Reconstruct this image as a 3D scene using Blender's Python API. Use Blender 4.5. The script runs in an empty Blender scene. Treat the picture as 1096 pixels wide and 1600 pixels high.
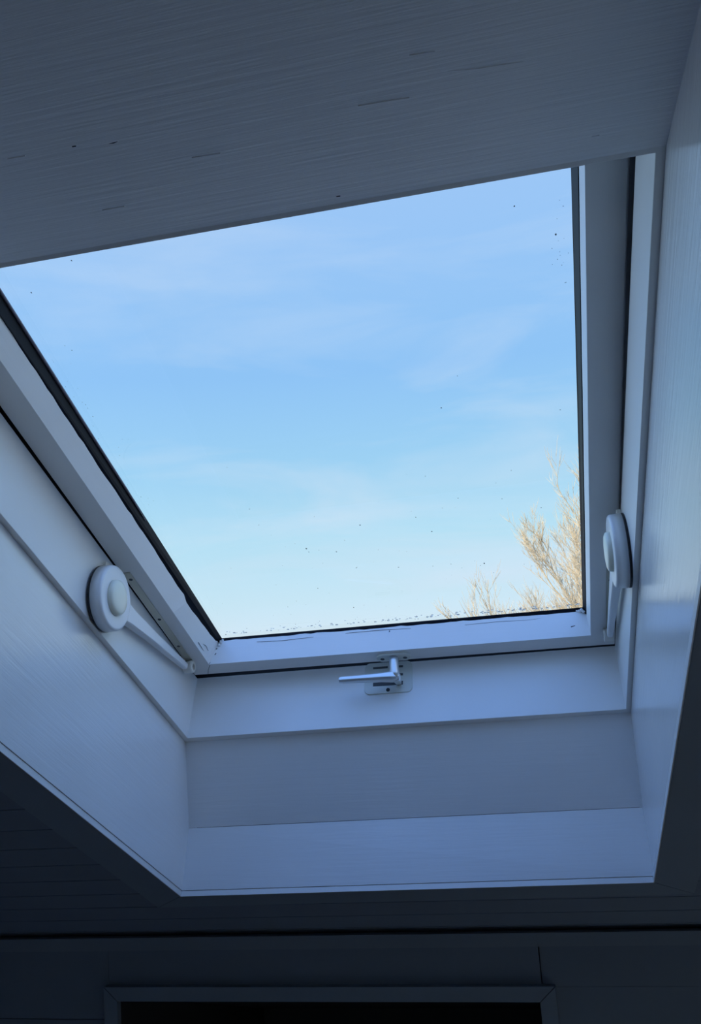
import bpy, bmesh, math, random
from mathutils import Vector, Matrix, noise
C = bpy.context.scene.collection
S = bpy.context.scene

# ------------------------------------------------------------------ frame of the roof window
# u = to the right, v = up the roof slope, w = out of the glass into the room (metres)
TH = 0.5256                                   # roof pitch, 30 degrees
cT, sT = math.cos(TH), math.sin(TH)
U = Vector((1, 0, 0)); V = Vector((0, -cT, sT)); W = Vector((0, -sT, -cT))
CAM = (0.47758, 1.10233, 0.69624)
CAMZ = 1.60                                   # eye height over the floor
rel = U*CAM[0] + V*CAM[1] + W*CAM[2]
O = Vector((0, 0, CAMZ - rel.z))
M = Matrix(((U.x, V.x, W.x, O.x), (U.y, V.y, W.y, O.y), (U.z, V.z, W.z, O.z), (0, 0, 0, 1)))
def P(u, v, w): return M @ Vector((u, v, w))

# ------------------------------------------------------------------ camera
cd = bpy.data.cameras.new('camera'); cam = bpy.data.objects.new('camera', cd); C.objects.link(cam)
R = ((0.97603, -0.21404, -0.03938), (0.10499, 0.62161, -0.77626), (-0.19063, -0.75352, -0.62918))
def wdir(r): return (U*r[0] + V*r[1] + W*r[2]).normalized()
fr, fu, ff = wdir(R[0]), wdir(R[1]), wdir(R[2])
cl = P(*CAM)
cam.matrix_world = Matrix(((fr.x, fu.x, -ff.x, cl.x), (fr.y, fu.y, -ff.y, cl.y), (fr.z, fu.z, -ff.z, cl.z), (0, 0, 0, 1)))
cd.sensor_fit = 'AUTO'; cd.sensor_width = 36.0; cd.lens = 36.0*1363.6/1600.0
cd.clip_start = 0.01; cd.clip_end = 500
S.camera = cam
def ray(px, py):                              # direction through a photo pixel, used to lay out the far tree
    return (fr*((px-548)/1363.6) - fu*((py-800)/1363.6) + ff).normalized()

# ------------------------------------------------------------------ view, sky, sun
S.view_settings.view_transform = 'Standard'; S.view_settings.look = 'None'
S.view_settings.gamma = 1.0; S.view_settings.use_curve_mapping = False
S.view_settings.exposure = 0.0
S.cycles.max_bounces = 20; S.cycles.diffuse_bounces = 14; S.cycles.glossy_bounces = 6; S.cycles.transparent_max_bounces = 16
def lin(r, g, b):
    f = lambda c: (c/255/12.92) if c/255 <= .04045 else ((c/255+.055)/1.055)**2.4
    return (f(r), f(g), f(b), 1)
wd = bpy.data.worlds.new('sky'); S.world = wd; wd.use_nodes = True
nt = wd.node_tree; nt.nodes.clear()
def N(t, typ, **k):
    n = t.nodes.new(typ)
    for a, b in k.items(): setattr(n, a, b)
    return n
tc = N(nt, 'ShaderNodeTexCoord'); sx = N(nt, 'ShaderNodeSeparateXYZ'); nt.links.new(tc.outputs['Generated'], sx.inputs[0])
ramp = N(nt, 'ShaderNodeValToRGB'); nt.links.new(sx.outputs['Z'], ramp.inputs[0])
stops = [(0.0, lin(232, 242, 252)), (.07, lin(210, 239, 254)), (.14, lin(190, 232, 253)), (.22, lin(166, 217, 252)),
         (.32, lin(150, 202, 253)), (.50, lin(163, 204, 253)), (.70, lin(124, 176, 252)), (1.0, lin(110, 160, 251))]
cr = ramp.color_ramp
while len(cr.elements) < len(stops): cr.elements.new(.5)
for e, (a, b) in zip(cr.elements, stops): e.position = a; e.color = b
# thin high cloud, stretched along the horizon
mp = N(nt, 'ShaderNodeMapping'); mp.inputs['Scale'].default_value = (1.5, 1.5, 7.0); mp.inputs['Rotation'].default_value = (0.05, 0.06, 0)
nt.links.new(tc.outputs['Generated'], mp.inputs[0])
n1 = N(nt, 'ShaderNodeTexNoise'); n1.inputs['Scale'].default_value = 2.2; n1.inputs['Detail'].default_value = 7; n1.inputs['Roughness'].default_value = .55
n1.inputs['Distortion'].default_value = .5
nt.links.new(mp.outputs[0], n1.inputs[0])
mr = N(nt, 'ShaderNodeMapRange'); mr.inputs['From Min'].default_value = .45; mr.inputs['From Max'].default_value = .80
mr.inputs['To Max'].default_value = .38
nt.links.new(n1.outputs['Fac'], mr.inputs[0])
lo = N(nt, 'ShaderNodeMapRange'); lo.inputs['From Min'].default_value = .34; lo.inputs['From Max'].default_value = .16; lo.inputs['To Min'].default_value = .85; lo.inputs['To Max'].default_value = 1.7
nt.links.new(sx.outputs['Z'], lo.inputs[0])
ml = N(nt, 'ShaderNodeMath', operation='MULTIPLY'); nt.links.new(mr.outputs[0], ml.inputs[0]); nt.links.new(lo.outputs[0], ml.inputs[1])
mx = N(nt, 'ShaderNodeMixRGB'); mx.inputs['Color2'].default_value = lin(226, 238, 254)
nt.links.new(ml.outputs[0], mx.inputs[0]); nt.links.new(ramp.outputs[0], mx.inputs[1])
# the sky overhead, towards the sun behind the roof, is brighter than the part low over the garden
zb = N(nt, 'ShaderNodeMapRange'); zb.inputs['From Min'].default_value = .56; zb.inputs['From Max'].default_value = .85
zb.inputs['To Min'].default_value = 1.0; zb.inputs['To Max'].default_value = 2.25
nt.links.new(sx.outputs['Z'], zb.inputs[0])
# bright haze to either side of the garden
xr = N(nt, 'ShaderNodeMapRange'); xr.inputs['From Min'].default_value = .15; xr.inputs['From Max'].default_value = .55; xr.inputs['To Min'].default_value = 1; xr.inputs['To Max'].default_value = 1.25
xl = N(nt, 'ShaderNodeMapRange'); xl.inputs['From Min'].default_value = -.56; xl.inputs['From Max'].default_value = -.80; xl.inputs['To Min'].default_value = 1; xl.inputs['To Max'].default_value = 2.6
nt.links.new(sx.outputs['X'], xr.inputs[0]); nt.links.new(sx.outputs['X'], xl.inputs[0])
zs1 = N(nt, 'ShaderNodeMath', operation='MULTIPLY'); nt.links.new(xr.outputs[0], zs1.inputs[0]); nt.links.new(xl.outputs[0], zs1.inputs[1])
zs2 = N(nt, 'ShaderNodeMath', operation='MAXIMUM'); nt.links.new(zs1.outputs[0], zs2.inputs[0]); nt.links.new(zb.outputs[0], zs2.inputs[1])
bg = N(nt, 'ShaderNodeBackground'); nt.links.new(mx.outputs[0], bg.inputs[0]); nt.links.new(zs2.outputs[0], bg.inputs[1])
wo = N(nt, 'ShaderNodeOutputWorld'); nt.links.new(bg.outputs[0], wo.inputs[0])
wd.cycles.sampling_method = 'MANUAL'; wd.cycles.sample_map_resolution = 512

sd = bpy.data.lights.new('sun', 'SUN'); sun = bpy.data.objects.new('sun', sd); C.objects.link(sun)
sd.energy = 8.0; sd.angle = math.radians(.53); sd.color = (1, .90, .74)
sun.rotation_euler = Vector((.35, 1, -.45)).to_track_quat('-Z', 'Y').to_euler()

# ------------------------------------------------------------------ materials
def mat(name, col, rough=.5, spec=.5, metal=0, grain=None, gs=1.0, bump=.25, mott=.03, specks=0, coat=0):
    m = bpy.data.materials.new(name); m.use_nodes = True; t = m.node_tree; b = t.nodes['Principled BSDF']
    b.inputs['Roughness'].default_value = rough; b.inputs['Metallic'].default_value = metal
    b.inputs['Specular IOR Level'].default_value = spec; b.inputs['Coat Weight'].default_value = coat
    c = N(t, 'ShaderNodeTexCoord'); mp = N(t, 'ShaderNodeMapping'); t.links.new(c.outputs['Object'], mp.inputs[0])
    sc = {None: (60, 60, 60), 'u': (9, 190, 190), 'v': (190, 9, 190), 'w': (190, 190, 9)}[grain]
    mp.inputs['Scale'].default_value = [s*gs for s in sc]
    n = N(t, 'ShaderNodeTexNoise'); n.inputs['Scale'].default_value = 1; n.inputs['Detail'].default_value = 5; n.inputs['Roughness'].default_value = .6
    t.links.new(mp.outputs[0], n.inputs[0])
    big = N(t, 'ShaderNodeTexNoise'); big.inputs['Scale'].default_value = 7; big.inputs['Detail'].default_value = 3
    t.links.new(c.outputs['Object'], big.inputs[0])
    r = N(t, 'ShaderNodeMapRange'); r.inputs['From Min'].default_value = .3; r.inputs['From Max'].default_value = .7
    r.inputs['To Min'].default_value = 1-mott; r.inputs['To Max'].default_value = 1+mott*.5
    t.links.new(big.outputs['Fac'], r.inputs[0])
    mu = N(t, 'ShaderNodeMixRGB', blend_type='MULTIPLY'); mu.inputs[0].default_value = 1; mu.inputs[1].default_value = col
    t.links.new(r.outputs[0], mu.inputs[2]); out = mu.outputs[0]
    if specks:                                # small nicks and flakes in the paint
        mp2 = N(t, 'ShaderNodeMapping'); t.links.new(c.outputs['Object'], mp2.inputs[0])
        s2 = {None: (1, 1, 1), 'u': (.35, 1, 1), 'v': (1, .35, 1), 'w': (1, 1, .35)}[grain]
        mp2.inputs['Scale'].default_value = s2
        vo = N(t, 'ShaderNodeTexVoronoi'); vo.inputs['Scale'].default_value = specks; t.links.new(mp2.outputs[0], vo.inputs[0])
        lt = N(t, 'ShaderNodeMath', operation='LESS_THAN'); lt.inputs[1].default_value = .05; t.links.new(vo.outputs['Distance'], lt.inputs[0])
        sp = N(t, 'ShaderNodeSeparateColor'); t.links.new(vo.outputs['Color'], sp.inputs[0])
        g2 = N(t, 'ShaderNodeMath', operation='GREATER_THAN'); g2.inputs[1].default_value = .72; t.links.new(sp.outputs[0], g2.inputs[0])
        mm = N(t, 'ShaderNodeMath', operation='MULTIPLY'); t.links.new(lt.outputs[0], mm.inputs[0]); t.links.new(g2.outputs[0], mm.inputs[1])
        m3 = N(t, 'ShaderNodeMixRGB'); m3.inputs[2].default_value = (.10, .11, .12, 1); t.links.new(mm.outputs[0], m3.inputs[0]); t.links.new(out, m3.inputs[1]); out = m3.outputs[0]
    t.links.new(out, b.inputs['Base Color'])
    if bump:
        bp = N(t, 'ShaderNodeBump'); bp.inputs['Strength'].default_value = bump; bp.inputs['Distance'].default_value = .0006
        t.links.new(n.outputs['Fac'], bp.inputs['Height']); t.links.new(bp.outputs[0], b.inputs['Normal'])
    return m
WHITE = (.88, .88, .88, 1)
m_side = mat('white_paint_side_lining', WHITE, .17, .65, grain='v', bump=.5)
m_head = mat('white_paint_head_lining', (.88, .88, .88, 1), .40, .5, grain='u', bump=.8)
m_sill = mat('white_paint_sill_lining', (.87, .87, .87, 1), .38, .4, grain='u', bump=.45)
m_frame = mat('white_paint_window_frame', (.88, .88, .87, 1), .35, .4, grain='v', bump=.15)
m_sash = mat('white_paint_sash', (.88, .88, .87, 1), .4, .4, grain='v', bump=.25)
m_sashu = mat('white_paint_sash_rail', (.88, .88, .87, 1), .4, .4, grain='u', bump=.3)
m_dark = mat('black_rubber_seal', (.012, .012, .016, 1), .45, .4, bump=.3)
m_gask = mat('dark_glazing_gasket', (.008, .009, .014, 1), .5, .12, bump=.3)
m_lip = mat('worn_grey_gasket_lip', (.20, .18, .22, 1), .4, .4, bump=.1)
m_gap = mat('dark_filler', (.02, .022, .028, 1), .8, .2, bump=.2)
m_room = mat('shade_grey_panelling', (.22, .255, .295, 1), .6, .3, grain='u', bump=.3)  # base colour darkened to keep ceiling and knee wall in shade
m_trim = mat('shade_grey_trim', (.25, .29, .33, 1), .5, .3, grain='u', bump=.2)  # room-side shade put into the colour of casings and strips
m_floor = mat('blue_grey_carpet', (.50, .60, .74, 1), .6, .3, grain='u', bump=.3)
m_wall = mat('room_plaster', (.85, .85, .85, 1), .8, .2, bump=.2)
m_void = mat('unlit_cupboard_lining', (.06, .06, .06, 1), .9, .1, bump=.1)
m_plas = mat('white_plastic_cover', (.80, .81, .83, 1), .32, .5, bump=.05, mott=.02)
m_cap = mat('ivory_plastic_button', (.84, .83, .70, 1), .28, .5, bump=.03, mott=.02)
m_beige = mat('aged_beige_plate', (.66, .64, .54, 1), .5, .4, bump=.3, mott=.3)
m_rol = mat('grey_plastic_roller', (.80, .79, .74, 1), .5, .4, bump=.1, mott=.05)
m_alu = mat('satin_aluminium', (.72, .75, .76, 1), .33, .5, metal=.55, bump=.06)
m_plate = mat('cream_keeper_plate', (.72, .74, .69, 1), .4, .4, bump=.1, mott=.05)
m_slot = mat('slot_shadow_grey', (.10, .11, .12, 1), .7, .2, bump=.1)
m_bark = mat('pale_sunlit_bark', (.34, .29, .22, 1), .9, .1, bump=0, mott=.3)
m_twig = mat('straw_coloured_twigs', (.42, .34, .23, 1), .9, .1, bump=0, mott=.3)
m_trunk = mat('grey_brown_trunk', (.20, .17, .13, 1), .9, .1, bump=.5, mott=.3)
m_grass = mat('pale_frosted_grass', (.62, .60, .52, 1), .95, .1, bump=.4, mott=.4)
m_roof = mat('roof_covering', (.10, .09, .09, 1), .9, .1, bump=.3)
m_dirt = mat('dirt_on_glass', (.10, .10, .10, 1), .9, .1, bump=0)

mg = bpy.data.materials.new('window_glass'); mg.use_nodes = True; t = mg.node_tree; t.nodes.clear()
tr = N(t, 'ShaderNodeBsdfTransparent'); tr.inputs[0].default_value = (.97, .985, .985, 1)
gl = N(t, 'ShaderNodeBsdfGlossy'); gl.inputs['Roughness'].default_value = .02
fz = N(t, 'ShaderNodeFresnel'); fz.inputs[0].default_value = 1.45
ge = N(t, 'ShaderNodeNewGeometry'); iv = N(t, 'ShaderNodeMath', operation='SUBTRACT'); iv.inputs[0].default_value = 1; t.links.new(ge.outputs['Backfacing'], iv.inputs[1])
fm = N(t, 'ShaderNodeMath', operation='MULTIPLY'); t.links.new(fz.outputs[0], fm.inputs[0]); t.links.new(iv.outputs[0], fm.inputs[1])
ms = N(t, 'ShaderNodeMixShader'); t.links.new(fm.outputs[0], ms.inputs[0]); t.links.new(tr.outputs[0], ms.inputs[1]); t.links.new(gl.outputs[0], ms.inputs[2])
ou = N(t, 'ShaderNodeOutputMaterial'); t.links.new(ms.outputs[0], ou.inputs[0])
mwat = bpy.data.materials.new('water'); mwat.use_nodes = True; b = mwat.node_tree.nodes['Principled BSDF']
b.inputs['Transmission Weight'].default_value = 1; b.inputs['IOR'].default_value = 1.33; b.inputs['Roughness'].default_value = .03

# ------------------------------------------------------------------ mesh helpers
def empty(name, mw=None, parent=None, loc=None):
    o = bpy.data.objects.new(name, None); C.objects.link(o); o.empty_display_size = .05
    if parent: o.parent = parent
    if mw is not None: o.matrix_world = mw
    if loc is not None: o.location = loc
    return o
def obj(name, bm, m, parent=None, mw=None, smooth=False, bevel=0, seg=2):
    bmesh.ops.recalc_face_normals(bm, faces=bm.faces)
    me = bpy.data.meshes.new(name); bm.to_mesh(me); bm.free(); me.materials.append(m)
    o = bpy.data.objects.new(name, me); C.objects.link(o)
    if parent: o.parent = parent
    elif mw is not None: o.matrix_world = mw
    if smooth:
        for f in me.polygons: f.use_smooth = True
    if bevel:
        b = o.modifiers.new('edge', 'BEVEL'); b.width = bevel; b.segments = seg; b.limit_method = 'ANGLE'; b.angle_limit = .6
        b.harden_normals = False
    if smooth:
        w = o.modifiers.new('wn', 'WEIGHTED_NORMAL'); w.keep_sharp = False
    return o
def hexa(bm, a, b):                           # a, b: matching quads (lists of 4 points)
    va = [bm.verts.new(p) for p in a]; vb = [bm.verts.new(p) for p in b]; n = len(a)
    bm.faces.new(va); bm.faces.new(vb[::-1])
    for i in range(n): bm.faces.new((va[i], va[(i+1) % n], vb[(i+1) % n], vb[i]))
def box(bm, x0, x1, y0, y1, z0, z1):
    hexa(bm, [(x0, y0, z0), (x1, y0, z0), (x1, y1, z0), (x0, y1, z0)], [(x0, y0, z1), (x1, y0, z1), (x1, y1, z1), (x0, y1, z1)])
def sheet(bm, quad, d):                       # board: quad extruded by vector d
    hexa(bm, quad, [tuple(Vector(q)+Vector(d)) for q in quad])
def rectring(bm, rings, close=True):          # rings: list of 4 corner points; skin neighbours into a frame
    vs = [[bm.verts.new(p) for p in r] for r in rings]; n = len(vs)
    for k in range(n if close else n-1):
        a, b = vs[k], vs[(k+1) % n]
        for i in range(4): bm.faces.new((a[i], a[(i+1) % 4], b[(i+1) % 4], b[i]))
def rc(u0, u1, v0, v1, w, v0r=None): return [(u0, v0, w), (u1, v0 if v0r is None else v0r, w), (u1, v1, w), (u0, v1, w)]
def tag(o, label=None, cat=None, kind=None, group=None):
    if label: o['label'] = label
    if cat: o['category'] = cat
    if kind: o['kind'] = kind
    if group: o['group'] = group
    return o
def struct(name, bm, m, mw=None, label=None, **k): return tag(obj(name, bm, m, mw=mw, **k), label=label, kind='structure')
def lathe(bm, prof, axis_o, ax, n=48):        # prof: (distance along axis, radius)
    ax = Vector(ax).normalized(); e1 = ax.orthogonal().normalized(); e2 = ax.cross(e1); o = Vector(axis_o)
    rings = [[bm.verts.new(o + ax*d + (e1*math.cos(a) + e2*math.sin(a))*r) for a in [2*math.pi*i/n for i in range(n)]] for d, r in prof]
    for a, b in zip(rings, rings[1:]):
        for i in range(n): bm.faces.new((a[i], a[(i+1) % n], b[(i+1) % n], b[i]))
    bm.faces.new(rings[0][::-1]); bm.faces.new(rings[-1])
def tube(bm, pts, rad, n=12, cap=True):
    rings = []; pts = [Vector(p) for p in pts]
    pv = None
    for i, p in enumerate(pts):
        d = (pts[min(i+1, len(pts)-1)] - pts[max(i-1, 0)]).normalized()
        if pv is None: e1 = d.orthogonal().normalized()
        else: e1 = (pv - d*pv.dot(d)).normalized()
        pv = e1; e2 = d.cross(e1); r = rad[i] if isinstance(rad, (list, tuple)) else rad
        rings.append([bm.verts.new(p + (e1*math.cos(2*math.pi*k/n) + e2*math.sin(2*math.pi*k/n))*r) for k in range(n)])
    for a, b in zip(rings, rings[1:]):
        for i in range(n): bm.faces.new((a[i], a[(i+1) % n], b[(i+1) % n], b[i]))
    if cap: bm.faces.new(rings[0][::-1]); bm.faces.new(rings[-1])

# ------------------------------------------------------------------ key distances
WF, WL, WC = 0.1444, 0.3385, 0.3462           # frame room edge, ceiling surface, casing surface
WS = 0.0464                                   # sash room face
HA = 0.4936                                   # slope of the head board in v-w
HD = Vector((0, math.cos(HA), math.sin(HA))); HLEN = (WL-WF)/math.sin(HA)
FU0, FU1, FV0L, FV0R, FV1 = -.0478, .5888, -.0459, -.0371, .7736
LU0, LU1, LV0L, LV0R, LV1 = -.0558, .5952, -.0584, -.0477, .7780
# ------------------------------------------------------------------ ceiling of sloping planks, with the light well cut out
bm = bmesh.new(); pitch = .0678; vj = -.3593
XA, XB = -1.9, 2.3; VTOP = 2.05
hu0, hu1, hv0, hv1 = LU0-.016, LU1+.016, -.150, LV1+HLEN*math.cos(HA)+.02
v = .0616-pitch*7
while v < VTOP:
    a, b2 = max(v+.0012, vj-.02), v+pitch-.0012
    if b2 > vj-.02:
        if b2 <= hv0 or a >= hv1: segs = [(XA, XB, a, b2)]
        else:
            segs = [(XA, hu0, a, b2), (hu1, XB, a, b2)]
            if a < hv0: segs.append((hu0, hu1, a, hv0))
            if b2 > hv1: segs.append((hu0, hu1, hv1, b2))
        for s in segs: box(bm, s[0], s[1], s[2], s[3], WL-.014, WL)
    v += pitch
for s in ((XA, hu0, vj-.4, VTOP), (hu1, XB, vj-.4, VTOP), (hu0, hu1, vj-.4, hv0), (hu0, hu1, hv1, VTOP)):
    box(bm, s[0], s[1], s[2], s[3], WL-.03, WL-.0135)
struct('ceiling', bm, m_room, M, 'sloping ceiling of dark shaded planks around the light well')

# ------------------------------------------------------------------ linings of the light well
def side_lining(u, du, name, label):
    bm = bmesh.new()
    e = Vector((0, LV1, WF)) + HD*HLEN
    poly = [(-.075, WF-.0), (LV1+.012, WF-.0), (e.y+.012, WL-.0002), (-.150, WL-.0002), (-.150, .24)]
    q = [(u, a, b) for a, b in poly]
    hexa(bm, q, [(u+du, a, b) for a, b in poly])
    return struct(name, bm, m_side, M, label)
side_lining(LU0, -.014, 'trim_1', 'white painted side board left of the roof window, below the round hinge')
side_lining(LU1, .014, 'trim_2', 'glossy white painted side board right of the roof window reflecting the sky')
bm = bmesh.new(); a = Vector((0, LV1, WF)); b3 = a + HD*HLEN; nn = Vector((0, -HD.z, HD.y))*-.014
sheet(bm, [(LU0, a.y, a.z), (LU1, a.y, a.z), (LU1, b3.y, b3.z), (LU0, b3.y, b3.z)], nn)
head = struct('trim_3', bm, m_head, M, 'wide grey-shaded head board above the glass with raised wood grain')
def onhead(px, py):
    d = ray(px, py); d = Vector((d.dot(U), d.dot(V), d.dot(W))); n_ = Vector((0, -HD.z, HD.y)); c0 = Vector(CAM)
    k = (Vector((0, LV1, WF))-c0).dot(n_)/d.dot(n_); return c0 + d*k
for nick in (((170, 225), (178, 223), (184, 221)), ((113, 229), (119, 228)), ((700, 111), (745, 107), (790, 100), (818, 96)), ((640, 86), (680, 80)), ((12, 248), (40, 243)),
             ((925, 213), (937, 211)), ((160, 328), (195, 322)), ((300, 246), (345, 239)), ((526, 307), (532, 306)), ((560, 165), (640, 152))):
    bm = bmesh.new(); pts_ = [onhead(*q) for q in nick]; tube(bm, pts_, [.0001] + [.0004]*(len(pts_)-2) + [.0001] if len(pts_) > 2 else .0005, 5)
    obj('paint_nick', bm, m_gap if len(nick) == 3 or nick[0][0] == 113 or nick[0][0] == 526 else m_head, head)
CRL, CRR = (-.1206, .2524), (-.1097, .2512)
bm = bmesh.new()
rag = 40
def crack(x): return .0006*math.sin(9*x)+.0005*noise.noise((x*25, 3, 1))
sheet(bm, [(LU0, LV0L, WF), (LU1, LV0R, WF), (LU1, CRR[0], CRR[1]), (LU0, CRL[0], CRL[1])], (0, -.012, -.006))
struct('trim_4', bm, m_sill, M, 'upright grey-shaded board under the window frame')
ELV, ERV = -.1310, -.1168
bm = bmesh.new()
sheet(bm, [(LU0, CRL[0]-.0006, CRL[1]+.0004), (LU1, CRR[0]-.0006, CRR[1]+.0004), (LU1, ERV, WL-.0002), (LU0, ELV, WL-.0002)], (0, -.014, 0))
struct('trim_5', bm, m_sill, M, 'pale board sloping to the ceiling at the foot of the light well')
# dark joint behind the casing edge, then the casing mitred round the opening
e = Vector((0, LV1, WF)) + HD*HLEN
cas = empty('trim_6', M); tag(cas, 'flat painted casing around the light well opening', kind='structure')
CU0, CU1 = LU0-.0008, LU1-.0014
def casing(name, q):
    bm = bmesh.new(); hexa(bm, [(x, y, WL+.0004) for x, y in q], [(x, y, WC-.0002) for x, y in q]); return obj(name, bm, m_trim, cas)
g_ = .0004
il, ir, tl, tr_ = (CU0-.0013, ELV-.0021), (CU1+.0013, ERV-.0021), (CU0-.0013, e.y+.0013), (CU1+.0013, e.y+.0013)
ol, orr, otl, otr = (CU0-.057, ELV-.055), (CU1+.054, ERV-.055), (CU0-.057, e.y+.05), (CU1+.054, e.y+.05)
for q in ([(CU0, ELV-.0008), (CU1, ERV-.0008), (CU1+.0012, ERV-.0020), (CU0-.0012, ELV-.0020)], [(CU0, ELV-.0004), (CU0, e.y), (CU0-.0012, e.y+.0012), (CU0-.0012, ELV-.0016)],
          [(CU1, ERV-.0004), (CU1, e.y), (CU1+.0012, e.y+.0012), (CU1+.0012, ERV-.0016)], [(CU0, e.y+.0004), (CU1, e.y+.0004), (CU1+.0012, e.y+.0016), (CU0-.0012, e.y+.0016)]):
    bm = bmesh.new(); hexa(bm, [(x, y, WL+.0004) for x, y in q], [(x, y, WC) for x, y in q]); obj('lit_edge', bm, m_frame, cas)  # white strip paints the casing's sky-lit edge lighter than its face
casing('casing_board', [(il[0]+g_, il[1]-g_), (ir[0]-g_, ir[1]-g_), (orr[0]-g_, orr[1]), (ol[0]+g_, ol[1])])
casing('casing_board', [(il[0]-g_, il[1]+g_), (tl[0]-g_, tl[1]), (otl[0], otl[1]), (ol[0], ol[1]+g_)])
casing('casing_board', [(ir[0]+g_, ir[1]+g_), (tr_[0]+g_, tr_[1]), (otr[0], otr[1]), (orr[0], orr[1]+g_)])
casing('casing_board', [(tl[0], tl[1]+g_), (tr_[0], tr_[1]+g_), (otr[0], otr[1]+g_*2), (otl[0], otl[1]+g_*2)])
bm = bmesh.new()
rectring(bm, [rc(LU0-.0012, LU1+.0012, ELV-.0028, e.y+.003, WL-.004, ERV-.0028), rc(LU0-.0012, LU1+.0012, ELV-.0028, e.y+.003, WL+.003, ERV-.0028),
              rc(LU0-.012, LU1+.012, ELV-.012, e.y+.015, WL+.003, ERV-.012), rc(LU0-.012, LU1+.012, ELV-.012, e.y+.015, WL-.004, ERV-.012)])
obj('joint_filler', bm, m_gap, cas)

# ------------------------------------------------------------------ roof window
win = empty('window_1', M); tag(win, 'white painted hinged roof window in the sloping ceiling', kind='structure')
# fixed frame: side boards, room edge, groove for the seal
bm = bmesh.new()
GB, GL, GR = .0490, .0500, .0625
fo = rc(-.098, .640, -.100, .830, WF-.0004); fo2 = rc(-.098, .640, -.100, .830, -.035)
fi = rc(FU0, FU1, FV0L, FV1, WF-.0004, FV0R)
fg = [(FU0, FV0L+.001, GB), (FU1, FV0R, GB), (FU1, FV1, GR), (FU0, FV1, GL)]
fg = [(FU0, FV0L+.001, .0440), (FU1, FV0R, .0450), (FU1, FV1, .0750), (FU0, FV1, .0520)]
fh = [(FU0-.016, FV0L-.012, .0440), (FU1+.016, FV0R-.012, .0450), (FU1+.016, FV1+.012, .0750), (FU0-.016, FV1+.012, .0520)]
fb = [(FU0-.016, FV0L-.012, -.022), (FU1+.016, FV0R-.012, -.022), (FU1+.016, FV1+.012, -.022), (FU0-.016, FV1+.012, -.022)]
fk = [(-.030, -.0565, -.0225), (.580, -.0480, -.0225), (.580, .765, -.022), (-.030, .765, -.022)]
fk2 = [(-.030, -.0620, -.0235), (.580, -.0600, -.0235), (.580, .765, -.035), (-.030, .765, -.035)]
rectring(bm, [fo, fi, fg, fh, fb, fk, fk2, fo2])
fixed = obj('fixed_frame', bm, m_frame, win, bevel=.0008)
bm = bmesh.new()                              # black draught seal lining the gap
def ins(r, d, w=None): return [(p[0]+d*s, p[1]+d*q, p[2] if w is None else w) for p, (s, q) in zip(r, ((1, 1), (-1, 1), (-1, -1), (1, -1)))]
rectring(bm, [ins(fh, .0008), ins(fb, .0008), ins(fb, .004, -.0205), [(p[0]*1, p[1], p[2]-.0006) for p in ins(fh, .010)], [(p[0], p[1], p[2]-.0006) for p in ins(fh, .0008)]][:4])
obj('draught_seal', bm, m_dark, fixed)

# moving sash
bm = bmesh.new()
SU0, SU1, SV0, SV1 = -.0455, .5880, -.0300, .7620
BU0, BU1, BV0, BV1 = -.0125, .5552, -.0012, .735
def ragged_side(pts_a, pts_b, n, amp, seed):   # lerp edge with irregular paint line
    out = []
    for i in range(n+1):
        t_ = i/n; p = Vector(pts_a).lerp(Vector(pts_b), t_)
        k = noise.noise((i*.33, seed, .5))*.7 + noise.noise((i*.9, seed, 7.5))*.5
        out.append(p + Vector((0, 0, amp*k)))
    return out
Nn = 60
corn_S = rc(SU0, SU1, SV0, SV1, WS); corn_B = rc(BU0, BU1, BV0, BV1, WS)
corn_P = [(-.0030, -.0032, .0150), (.5535, -.0012, .0150), (.5535, .736, .020), (-.0022, .736, .022)]
def lerp4(c, i, n):
    a, b_ = Vector(c[i]), Vector(c[(i+1) % 4]); return [a.lerp(b_, k/n) for k in range(n)]
rows = []
for ci, c in enumerate((rc(SU0+.001, SU1-.001, SV0+.001, SV1, -.016), corn_S, corn_B, corn_P, None)):
    row = []
    for i in range(4):
        if ci < 3: row += lerp4(c, i, Nn)
        elif ci == 3:
            for k, p in enumerate(lerp4(corn_P, i, Nn)):
                amp = (.0016, .0006, .0005, .0026)[i]; sd_ = i*11.3
                kk = noise.noise((k*.45, sd_, .5))*.8 + noise.noise((k*1.3, sd_, 7.5))*.6
                base = {0: .0055}.get(i, None)
                if base is not None:             # the bottom rail is painted nearly down to the glass
                    e_ = min(k, Nn-k)/Nn; p = Vector((p.x, p.y, base))
                if i == 3 and k > Nn*.80: p.z = .022-.010*((k-Nn*.8)/(Nn*.2))
                row.append(p + Vector((0, 0, amp*kk)))
        else:
            for i_, k in ((i, k) for k in range(Nn)):
                q = rows[-1][i*Nn+k]; d = Vector(((0, 0), (1, 0), (0, 1), (-1, 0))[i]+(0,)) if i else Vector((0, -1, 0))
                row.append(q + d*.006 + Vector((0, 0, -.0005)))
    rows.append(row)
vs = [[bm.verts.new(p) for p in r] for r in rows]; L4 = 4*Nn
for k in range(len(vs)-1):
    for i in range(L4): bm.faces.new((vs[k][i], vs[k][(i+1) % L4], vs[k+1][(i+1) % L4], vs[k+1][i]))
bm.normal_update()
sash = obj('sash', bm, m_sash, win)
sash.data.materials.append(m_sashu)
for f in sash.data.polygons:
    c = f.center
    if c.y < .0 + 0*c.x or c.y > .735: f.material_index = 1
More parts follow.
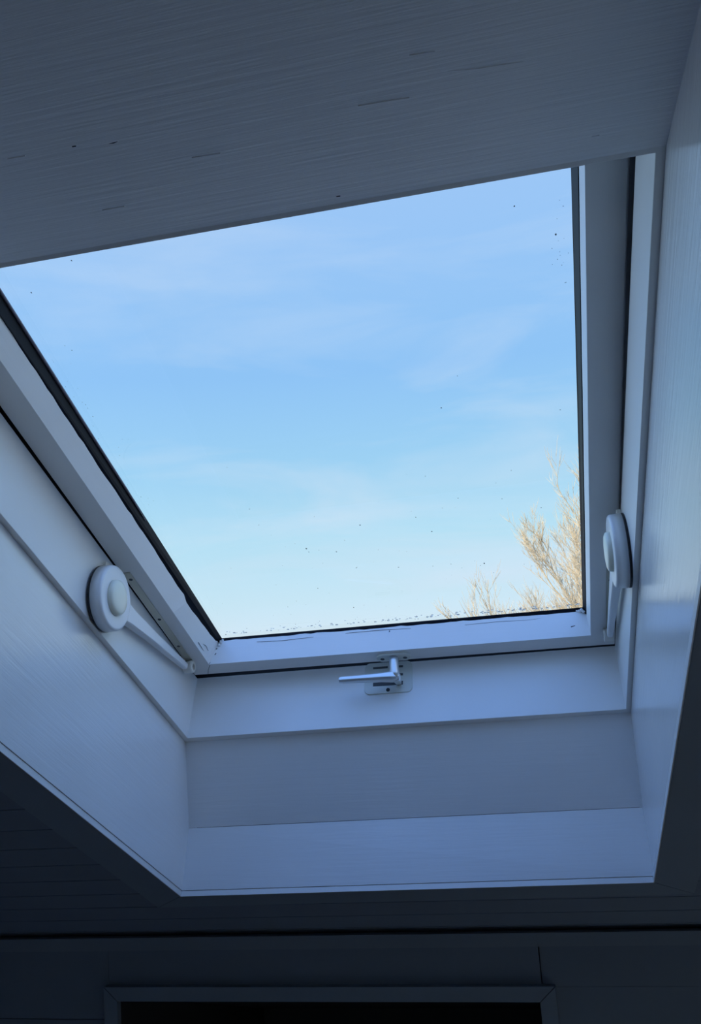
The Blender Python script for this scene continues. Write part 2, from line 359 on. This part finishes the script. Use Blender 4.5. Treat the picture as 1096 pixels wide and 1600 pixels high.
# mitre cracks at the lower corners
def cracks(lst, name='paint_crack'):
    bm = bmesh.new()
    for pts, r in lst: tube(bm, pts, r, 5)
    return obj(name, bm, m_gap, sash)
cracks([([(SU0+.0215, SV0+.0005, WS), (SU0+.026, SV0+.012, WS), (BU0+.001, BV0-.002, WS)], [.0003, .0003, .0004]),
        ([(BU0+.0005, BV0-.0005, WS-.001), (BU0+.0015, BV0-.0005, WS-.004)], [.0008, .0005]),
        ([(-.0055, -.0018, .030), (-.004, -.0022, .027)], [.0007, .0005]), ([(-.0045, -.0022, .020), (-.0038, -.0025, .018)], [.0009, .0006]),
        ([(-.0085, .018, .034), (-.0078, .030, .033), (-.0088, .040, .0345)], [.0002, .0004, .0002]),
        ([(-.0105, .030, .041), (-.0100, .055, .0405)], [.0002, .0004]),
        ([(.06, -.0022, .0125), (.10, -.0022, .014), (.15, -.0022, .012)], [.0002, .0003, .0002]),
        ([(.20, -.0020, .010), (.26, -.0020, .0095), (.30, -.0020, .011)], [.0002, .0004, .0002]),
        ([(.267, -.0018, .0125), (.268, -.0018, .0128)], [.0011, .0009]),
        ([(.38, -.0016, .0125), (.43, -.0016, .0115), (.47, -.0016, .013), (.51, -.0016, .0105)], [.0002, .0004, .0003, .0002]),
        ([(.530, -.0014, .030), (.536, -.0014, .0285)], [.0009, .0005])])
# glazing gasket: dark rubber between paint and pane
bm = bmesh.new()
rectring(bm, [[(-.0105, -.0100, .010), (.5600, -.0100, .010), (.5600, .742, .010), (-.0105, .742, .010)], rc(-.0006, .5512, -.0042, .737, .0235 if 0 else .0165)[:0] or [(-.0012, -.0046, .0070), (.5528, -.0032, .0070), (.5528, .737, .0210), (-.0012, .737, .0230)],
              [(.0012, -.0036, .0), (.5498, .0002, .0), (.5493, .736, .0), (.0016, .736, .0)],
              [(-.008, -.009, .0), (.558, -.009, .0), (.558, .742, .0), (-.008, .742, .0)]])
obj('glazing_gasket', bm, m_gask, sash)
bm = bmesh.new()                              # loose second lip of the gasket along the upper left
tube(bm, [(.0018, .300, .004), (.0022, .36, .0035), (.0020, .50, .004), (.0022, .62, .004), (.0022, .735, .004)], [.0006, .0016, .0017, .0017, .0017], 8)
obj('loose_gasket_lip', bm, m_lip, sash, smooth=True)
bm = bmesh.new()                              # crumbs of old putty in the two lower corners
random.seed(4)
for cx, cy, cz, r0 in ((.0015, -.001, .008, .0022), (-.001, -.002, .013, .002), (.003, -.003, .004, .0018), (.5475, .001, .005, .0025), (.5445, -.0005, .006, .0022), (.550, .0015, .008, .002), (.541, -.001, .005, .0015)):
    bmesh.ops.create_icosphere(bm, subdivisions=2, radius=r0, matrix=Matrix.Translation((cx, cy, cz)))
for v_ in bm.verts: v_.co += Vector([random.uniform(-.0006, .0006) for _ in range(3)])
obj('putty_crumb', bm, m_frame, sash)
bm = bmesh.new(); box(bm, -.006, .556, -.006, .740, -.0052, -.0012)
pane = obj('glass_pane', bm, mg, sash)
# dirt specks and rain drops on the outside of the pane
def onglass(px, py, w=-.0056):
    d = ray(px, py); d = Vector((d.dot(U), d.dot(V), d.dot(W))); c0 = Vector(CAM); k = (w-c0.z)/d.z; return c0 + d*k
random.seed(11)
bm = bmesh.new()
spots = [(804, 322, 1.2), (869, 366, 1.5), (690, 637, 1.4), (716, 778, 1.2), (563, 820, 1.6), (675, 830, 1.6), (650, 808, 1.0), (526, 862, 1.5), (557, 887, 1.2),
         (479, 857, 2.0), (483, 862, 1.2), (623, 886, 1.2), (744, 914, 1.4), (757, 880, 1.8), (745, 916, 1.0), (497, 919, 1.2), (553, 949, 1.4), (450, 948, 1.2),
         (846, 793, 1.3), (876, 640, 1.0), (785, 779, 1.0), (390, 795, 1.0), (462, 975, 1.2), (722, 887, 1.0), (705, 881, 1.0), (49, 457, 1.3), (112, 407, 1.2)]
for _ in range(70):
    a_ = random.random(); spots.append((random.uniform(330, 900)*.9+40, 970-abs(random.gauss(0, 1))*110, random.uniform(.4, .9)))
for _ in range(45): tt = random.random(); spots.append((40+tt*190+random.gauss(0, 14), 505+tt*290+random.gauss(0, 12), random.uniform(.4, .8)))
for _ in range(16): spots.append((random.gauss(880, 9), random.uniform(280, 460), random.uniform(.4, .7)))
for x, y, s in spots:
    c0 = onglass(x, y); r0 = s*.00055
    n = 7; ring = [bm.verts.new((c0.x+math.cos(6.283*k/n)*r0*random.uniform(.7, 1.3), c0.y+math.sin(6.283*k/n)*r0*random.uniform(.9, 1.7), -.0053)) for k in range(n)]
    top = bm.verts.new((c0.x, c0.y, -.0053-r0*.7)); bm.faces.new(ring)
    for k in range(n): bm.faces.new((ring[k], ring[(k+1) % n], top))
tag(obj('dirt_speck', bm, m_dirt, sash), kind='stuff')
bm = bmesh.new()
for k in range(150):
    u_ = random.uniform(.006, .545); h_ = abs(random.gauss(0, 1))*.0060 - .003
    r0 = random.uniform(.0005, .0015)*(1.2 if h_ < .006 else .7)
    bmesh.ops.create_icosphere(bm, subdivisions=2, radius=r0, matrix=Matrix.Translation((u_, h_, -.0053)) @ Matrix.Diagonal((1.3, .8, .45, 1)))
tag(obj('water_droplet', bm, mwat, sash, smooth=True), kind='stuff')

# round friction stays, one on each side: cover > button, arm, roller, backing
def stay(sg):
    # sg = +1 left side (faces right), -1 right side
    u0 = (FU0 if sg > 0 else FU1); X = lambda d: u0 + sg*d
    cv, cw = .2755, .1040; Rr = .0418
    cen = (X(.0052 if sg > 0 else .0028), cv, cw)
    ax = (sg, 0, 0)
    bm = bmesh.new()
    lathe(bm, [(0, Rr), (.0110, Rr-.0003), (.0130, Rr-.0009), (.0142, Rr-.0022), (.0147, Rr-.0042), (.0147, .0245), (.0138, .0238), (.0138, .003)], cen, ax, 64)
    cover = obj('stay_cover', bm, m_plas, win, smooth=True)
    tag(cover, 'round white stay cover with ivory button %s of the sash' % ('left' if sg > 0 else 'right'))
    bm = bmesh.new()
    lathe(bm, [(.011, .0226), (.0168, .0226), (.0190, .0215), (.0204, .0185), (.0211, .012), (.0213, .001)], cen, ax, 48)
    obj('button', bm, m_cap, cover, smooth=True)
    # backing plate with bent tab peeping out above the cover
    bm = bmesh.new()
    lathe(bm, [(-.0028, Rr+.0002), (-.0006, Rr+.0002)], cen, ax, 40)
    obj('backing_disc', bm, m_dark, cover)
    bm = bmesh.new()
    pts = [(.0006, -.012, Rr-.004), (.0006, .010, Rr-.004), (.0006, .008, Rr+.0055), (.0006, -.009, Rr+.0055)]
    dirv = Vector((0, .25, -.97)).normalized(); perp = Vector((0, .97, .25)).normalized()
    q = [Vector((X(.0010), cv, cw)) + perp*a_ + dirv*b_ for _, a_, b_ in pts]
    hexa(bm, q, [p + Vector((sg*.0045, 0, 0)) for p in q])
    obj('mounting_tab', bm, m_rol, cover, bevel=.0005)
    # tapered arm from the cover down to the roller on the sash
    end = Vector((0, .026, .0625)); st = Vector((0, cv, cw)); d = (end-st).normalized(); nrm = Vector((0, -d.z, d.y))
    secs = [(.020, .0150), (.0345, .0150), (.044, .0140), (.060, .0118), (.12, .0086), ((end-st).length-.010, .0056), ((end-st).length-.002, .0052), ((end-st).length, .0042)]
    bm = bmesh.new(); L = (end-st).length; rows = []
    for s, hw in secs:
        t_ = max(0, min(1, (s-.02)/(L-.02)))
        c0 = st + d*s; lo, hi = X(.0035+.0035*t_), X(.0153-.0015*t_)
        um = X(.0153-.0015*t_-.0018)
        rows.append([(lo, *(c0-nrm*hw).yz), (um, *(c0-nrm*hw).yz), (hi, *(c0-nrm*(hw-.0016)).yz), (hi, *(c0+nrm*(hw-.0016)).yz), (um, *(c0+nrm*hw).yz), (lo, *(c0+nrm*hw).yz)])
    vr = [[bm.verts.new(p) for p in r] for r in rows]
    for a_, b_ in zip(vr, vr[1:]):
        for i in range(6): bm.faces.new((a_[i], a_[(i+1) % 6], b_[(i+1) % 6], b_[i]))
    bm.faces.new(vr[0]); bm.faces.new(vr[-1][::-1])
    obj('arm', bm, m_plas, cover, bevel=.0005)
    bm = bmesh.new()                          # embossed adjusting arrows at the root of the arm
    for k in (-1, 0, 1):
        c0 = st + d*(.0415+.002*k) + nrm*(.004*k); uu = X(.0157)
        tube(bm, [(uu, *(c0-d*.002+nrm*.0012).yz), (uu, *c0.yz), (uu, *(c0-d*.002-nrm*.0012).yz)], .0003, 5)
    obj('arrow_mark', bm, m_rol, cover)
    # roller pinned to the sash
    bm = bmesh.new(); rcn = (X(.0040), .0136, .0570)
    lathe(bm, [(0, .0092), (.0115, .0095), (.0135, .0085), (.0138, .0046), (.0100, .0042), (.0100, .001)], rcn, ax, 32)
    obj('roller', bm, m_rol, cover)
    bm = bmesh.new(); lathe(bm, [(.0098, .0041), (.0108, .0036)], rcn, ax, 20)
    obj('roller_pin', bm, m_gap, cover)
    # beige runner plate screwed to the sash face
    uo = SU0 if sg > 0 else SU1
    bm = bmesh.new(); a0, a1 = sorted((uo+sg*.0015, uo+sg*.0125)); box(bm, a0, a1, .006, .2500, WS-.0002, WS+.0014)
    rp = obj('stay_runner', bm, m_beige, win, bevel=.0004)
    for vv in (.235, .135, .060):
        bm = bmesh.new(); lathe(bm, [(0, .0026), (.0008, .0022)], (uo+sg*.0075, vv, WS+.0012), (0, 0, 1), 16)
        box(bm, uo+sg*.0075-.0018, uo+sg*.0075+.0018, vv-.0003, vv+.0003, WS+.0019, WS+.0022)
        obj('screw', bm, m_slot, rp)
stay(1); stay(-1)

# lever handle on the bottom rail, hooked into the keeper plate
def roundrect(u0, u1, v0, v1, r, n=8):
    out = []
    for cx, cy, a0 in ((u1-r, v0+r, -90), (u1-r, v1-r, 0), (u0+r, v1-r, 90), (u0+r, v0+r, 180)):
        for k in range(n+1): a = math.radians(a0+90*k/n); out.append((cx+r*math.cos(a), cy+r*math.sin(a)))
    return out
hb = bmesh.new(); o1 = roundrect(.2460, .2965, -.0262, -.0070, .0095)
hexa(hb, [(x, y, WS-.0003) for x, y in o1], [(x, y, WS+.0040) for x, y in o1])
handle = obj('window_handle', hb, m_plate, win, bevel=.0008)
tag(handle, 'grey metal lever handle pointing left on the bottom rail of the sash')
for x in (.2545, .2885):
    bm = bmesh.new(); lathe(bm, [(0, .0034), (.0004, .0026), (.0004, .001)], (x, -.0177, WS+.0039), (0, 0, 1), 20); obj('screw', bm, m_slot, handle)
hub = Vector((.2718, -.0165, 0))
bm = bmesh.new()
tube(bm, [(hub.x, hub.y, WS+.003), (hub.x, hub.y, WS+.010), (hub.x+.0012, hub.y, WS+.030), (hub.x+.0016, hub.y-.001, WS+.0370)], [.0074, .0070, .0072, .0070], 24)
obj('spindle', bm, m_alu, handle, smooth=True)
# lever: flat tapered bar
bm = bmesh.new(); rows = []
e0, e1 = Vector((.2800, -.0185, .0800)), Vector((.1938, -.0035, .0880))
for t_, hw, ht in ((0, .0048, .0050), (.05, .0070, .0066), (.12, .0078, .0070), (.3, .0070, .0056), (.7, .0058, .0044), (.95, .0052, .0042), (1.0, .0042, .0034)):
    c0 = e0.lerp(e1, t_)
    rows.append([c0 + Vector((0, a_*hw, b_*ht)) for a_, b_ in ((-1, -.5), (-.6, -1), (.6, -1), (1, -.5), (1, .5), (.6, 1), (-.6, 1), (-1, .5))])
vr = [[bm.verts.new(p) for p in r] for r in rows]
for a_, b_ in zip(vr, vr[1:]):
    for i in range(8): bm.faces.new((a_[i], a_[(i+1) % 8], b_[(i+1) % 8], b_[i]))
bm.faces.new(vr[0]); bm.faces.new(vr[-1][::-1])
obj('lever', bm, m_alu, handle, bevel=.0006)
# hook nose going into the keeper
bm = bmesh.new()
hexa(bm, [(.2700, -.0175, .0760), (.2812, -.0175, .0760), (.2812, -.0175, .0880), (.2700, -.0175, .0880)],
         [(.2725, -.0440, .0765), (.2790, -.0440, .0765), (.2790, -.0440, .0812), (.2725, -.0440, .0812)])
obj('latch_nose', bm, m_alu, handle, bevel=.0008)
# keeper plate with slots on the lower face of the fixed frame
KV = -.0412
bm = bmesh.new(); o1 = roundrect(.2235, .2955, .0430, .0945, .008)
hexa(bm, [(x, KV-.004, y) for x, y in o1], [(x, KV+.0014, y) for x, y in o1])
keep = obj('keeper_plate', bm, m_plate, win, bevel=.0006)
tag(keep, 'cream keeper plate with slots below the window handle')
for (a0, a1, b0, b1) in ((.2360, .2585, .0500, .0535), (.2740, .2815, .0500, .0535), (.2750, .2815, .0635, .0672), (.2365, .2815, .0762, .0822)):
    bm = bmesh.new(); box(bm, a0, a1, KV+.0010, KV+.0017, b0, b1); obj('slot', bm, m_slot, keep)
bm = bmesh.new(); lathe(bm, [(0, .0030), (.0009, .0027)], (.2592, KV+.0012, .0892), (0, 1, 0), 20); obj('screw', bm, m_dark, keep)

# ------------------------------------------------------------------ front wall below the slope, with the hatch
J = P(0, vj, WL); yw, zw = J.y, J.z            # the wall stands at y = yw, top at z = zw
FH = .0804; IH = .1026
dx0, dx1, ox0, ox1 = -.2573, .4286, -.2812, .4535
seam = .4334
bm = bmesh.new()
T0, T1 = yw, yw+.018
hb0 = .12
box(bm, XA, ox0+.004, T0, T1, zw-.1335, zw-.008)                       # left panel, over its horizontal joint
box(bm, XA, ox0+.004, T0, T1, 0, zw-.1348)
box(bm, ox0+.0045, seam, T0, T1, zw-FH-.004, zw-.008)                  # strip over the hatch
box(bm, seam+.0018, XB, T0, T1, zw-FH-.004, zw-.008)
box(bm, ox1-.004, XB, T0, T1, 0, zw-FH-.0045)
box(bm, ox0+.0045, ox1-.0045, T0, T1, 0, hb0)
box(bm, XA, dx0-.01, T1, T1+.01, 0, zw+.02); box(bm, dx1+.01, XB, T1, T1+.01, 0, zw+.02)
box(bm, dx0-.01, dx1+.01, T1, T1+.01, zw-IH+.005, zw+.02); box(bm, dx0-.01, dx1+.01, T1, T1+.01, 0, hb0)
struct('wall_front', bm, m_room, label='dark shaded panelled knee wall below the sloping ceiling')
bm = bmesh.new()
box(bm, XA, XB, T0-.012, T0+.001, zw-.0239, zw-.0042)
struct('trim_7', bm, m_trim, label='narrow shaded strip along the top of the knee wall')
door = empty('door_1', loc=(0, yw, 0)); tag(door, 'dark open hatch with mitred casing in the knee wall', kind='structure')
def dbox(name, quad, m=m_trim, d=.011):
    bm = bmesh.new(); hexa(bm, [(x, -d, z) for x, z in quad], [(x, .002, z) for x, z in quad]); return obj(name, bm, m, door, bevel=.0006)
h_ = .0006
dbox('casing_head', [(dx0+h_, zw-IH), (dx1-h_, zw-IH), (ox1-h_*1.5, zw-FH), (ox0+h_*1.5, zw-FH)])
dbox('casing_side', [(ox0, zw-FH-h_), (dx0, zw-IH-h_), (dx0, hb0), (ox0, hb0)])
dbox('casing_side', [(ox1, zw-FH-h_), (dx1, zw-IH-h_), (dx1, hb0), (ox1, hb0)])
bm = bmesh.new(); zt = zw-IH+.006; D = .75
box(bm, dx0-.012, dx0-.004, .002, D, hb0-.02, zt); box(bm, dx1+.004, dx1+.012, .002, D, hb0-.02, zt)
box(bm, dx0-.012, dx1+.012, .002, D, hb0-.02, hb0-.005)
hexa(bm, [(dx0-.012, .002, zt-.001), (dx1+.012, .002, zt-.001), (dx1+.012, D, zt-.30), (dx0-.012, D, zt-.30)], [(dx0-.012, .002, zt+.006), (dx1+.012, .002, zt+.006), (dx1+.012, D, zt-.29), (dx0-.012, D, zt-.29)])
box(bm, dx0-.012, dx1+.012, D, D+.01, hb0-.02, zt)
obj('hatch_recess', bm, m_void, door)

# ------------------------------------------------------------------ rest of the room and the roof
top = P(0, VTOP, WL); yb = -3.4
bm = bmesh.new(); box(bm, XA, XB, yb, yw+.03, -.05, 0); struct('floor', bm, m_floor)
bx0, bx1, bz0, bz1 = -.30, .50, .98, 1.50     # added, unseen window: sun through it brightens head board and ceiling by bounce
bm = bmesh.new(); box(bm, XA, bx0, yb-.1, yb, 0, 3.3); box(bm, bx1, XB, yb-.1, yb, 0, 3.3); box(bm, bx0, bx1, yb-.1, yb, 0, bz0); box(bm, bx0, bx1, yb-.1, yb, bz1, 3.3)
struct('wall_back', bm, m_wall)
fill_win = empty('fill_window', loc=(0, yb, 0)); tag(fill_win, kind='structure')
bm = bmesh.new()
rectring(bm, [[(bx0+i, y_, bz0+i), (bx1-i, y_, bz0+i), (bx1-i, y_, bz1-i), (bx0+i, y_, bz1-i)] for i, y_ in ((-.04, .001), (-.04, .02), (.03, .02), (.03, -.05), (0, -.05), (0, .001))])
obj('fill_window_frame', bm, m_frame, fill_win)
bm = bmesh.new(); box(bm, bx0+.02, bx1-.02, -.034, -.030, bz0+.02, bz1-.02); obj('glass_pane', bm, mg, fill_win)
bm = bmesh.new(); box(bm, XA-.1, XA, yb-.1, yw+.03, 0, 3.4); struct('wall_left', bm, m_wall)
bm = bmesh.new(); box(bm, XB, XB+.1, yb-.1, yw+.03, 0, 3.4); struct('wall_right', bm, m_wall)
bm = bmesh.new(); box(bm, XA, XB, yb-.1, top.y+.03, top.z-.02, top.z+.06); struct('ceiling_flat', bm, m_wall)
bm = bmesh.new()
for s in ((XA-.2, -.096, vj-.9, VTOP+.5), (.638, XB+.2, vj-.9, VTOP+.5), (-.096, .638, vj-.9, -.098), (-.096, .638, .828, VTOP+.5)):
    box(bm, s[0], s[1], s[2], s[3], -.03, .04)
struct('roof_slope', bm, m_roof, M)

# ------------------------------------------------------------------ outside
GZ = -3.2
bm = bmesh.new(); box(bm, -60, 60, yw+1.0, 90, GZ-.2, GZ); struct('ground', bm, m_grass)
rnd = random.Random(5)
def tree(D, pxc, ytop, label, up0=.12, nl=15):
    base = cl + ray(pxc, 800)*D; base.z = GZ
    t0 = empty('bare_tree', loc=base)
    tag(t0, label, 'tree')
    apex = cl + ray(pxc, ytop)*D; H = apex.z - GZ
    trunk = bmesh.new(); limbs = []; tw = bmesh.new()
    tp = [Vector((0, 0, 0)), Vector((.05, 0, H*.15)), Vector((.0, .05, H*.3)), Vector((.05, .0, H*.5)), Vector((0, 0, H*.72))]
    tube(trunk, tp, [.20, .17, .14, .10, .05], 12)
    obj('trunk', trunk, m_trunk, t0, smooth=True)
    def grow(p, d, L, r, lvl, bmx, up):
        n = 4; pts = [p.copy()]; dd = d.copy()
        for i in range(n):
            dd = (dd + Vector((rnd.gauss(0, .10), rnd.gauss(0, .10), rnd.gauss(0, .05)+up))).normalized()
            pts.append(pts[-1] + dd*L/n)
        tube(bmx, pts, [r*(1-.6*i/n) for i in range(n+1)], 6 if lvl == 0 else 3, cap=False)
        if lvl >= 4: return
        kids = (9, 7, 6, 4)[lvl]
        for k in range(kids):
            s = rnd.uniform(.22, 1) if lvl else rnd.uniform(.3, 1)
            i = min(int(s*n), n-1); q = pts[i].lerp(pts[i+1], s*n-i)
            td = (pts[i+1]-pts[i]).normalized(); sp = rnd.uniform(.25, .60)
            rv = Vector((rnd.gauss(0, 1), rnd.gauss(0, 1), rnd.gauss(0, .5))); rv = (rv - td*rv.dot(td)).normalized()
            grow(q, (td*math.cos(sp) + rv*math.sin(sp)).normalized(), L*rnd.uniform(.42, .62), max(r*.42, .0032), lvl+1, tw, up0)
    for k in range(nl):
        a = 2.4*k; s = .28 + .44*k/nl; p0 = Vector((0, 0, H*s))
        tilt = 1.02 - .8*k/nl
        d = Vector((math.cos(a)*math.sin(tilt), math.sin(a)*math.sin(tilt), math.cos(tilt)))
        lb = bmesh.new(); grow(p0, d, H*(.42-.12*k/nl), .05-.02*k/nl, 0, lb, .09)
        obj('limb', lb, m_bark, t0)
    tag(obj('twig', tw, m_twig, t0), kind='stuff')
tree(13.0, 985, 850, 'tall leafless tree with dense sunlit straw-coloured twigs at the right edge of the pane')
tree(17.0, 1015, 865, 'low leafless tree just left of the taller one, its twig tips above the bottom rail', nl=13)
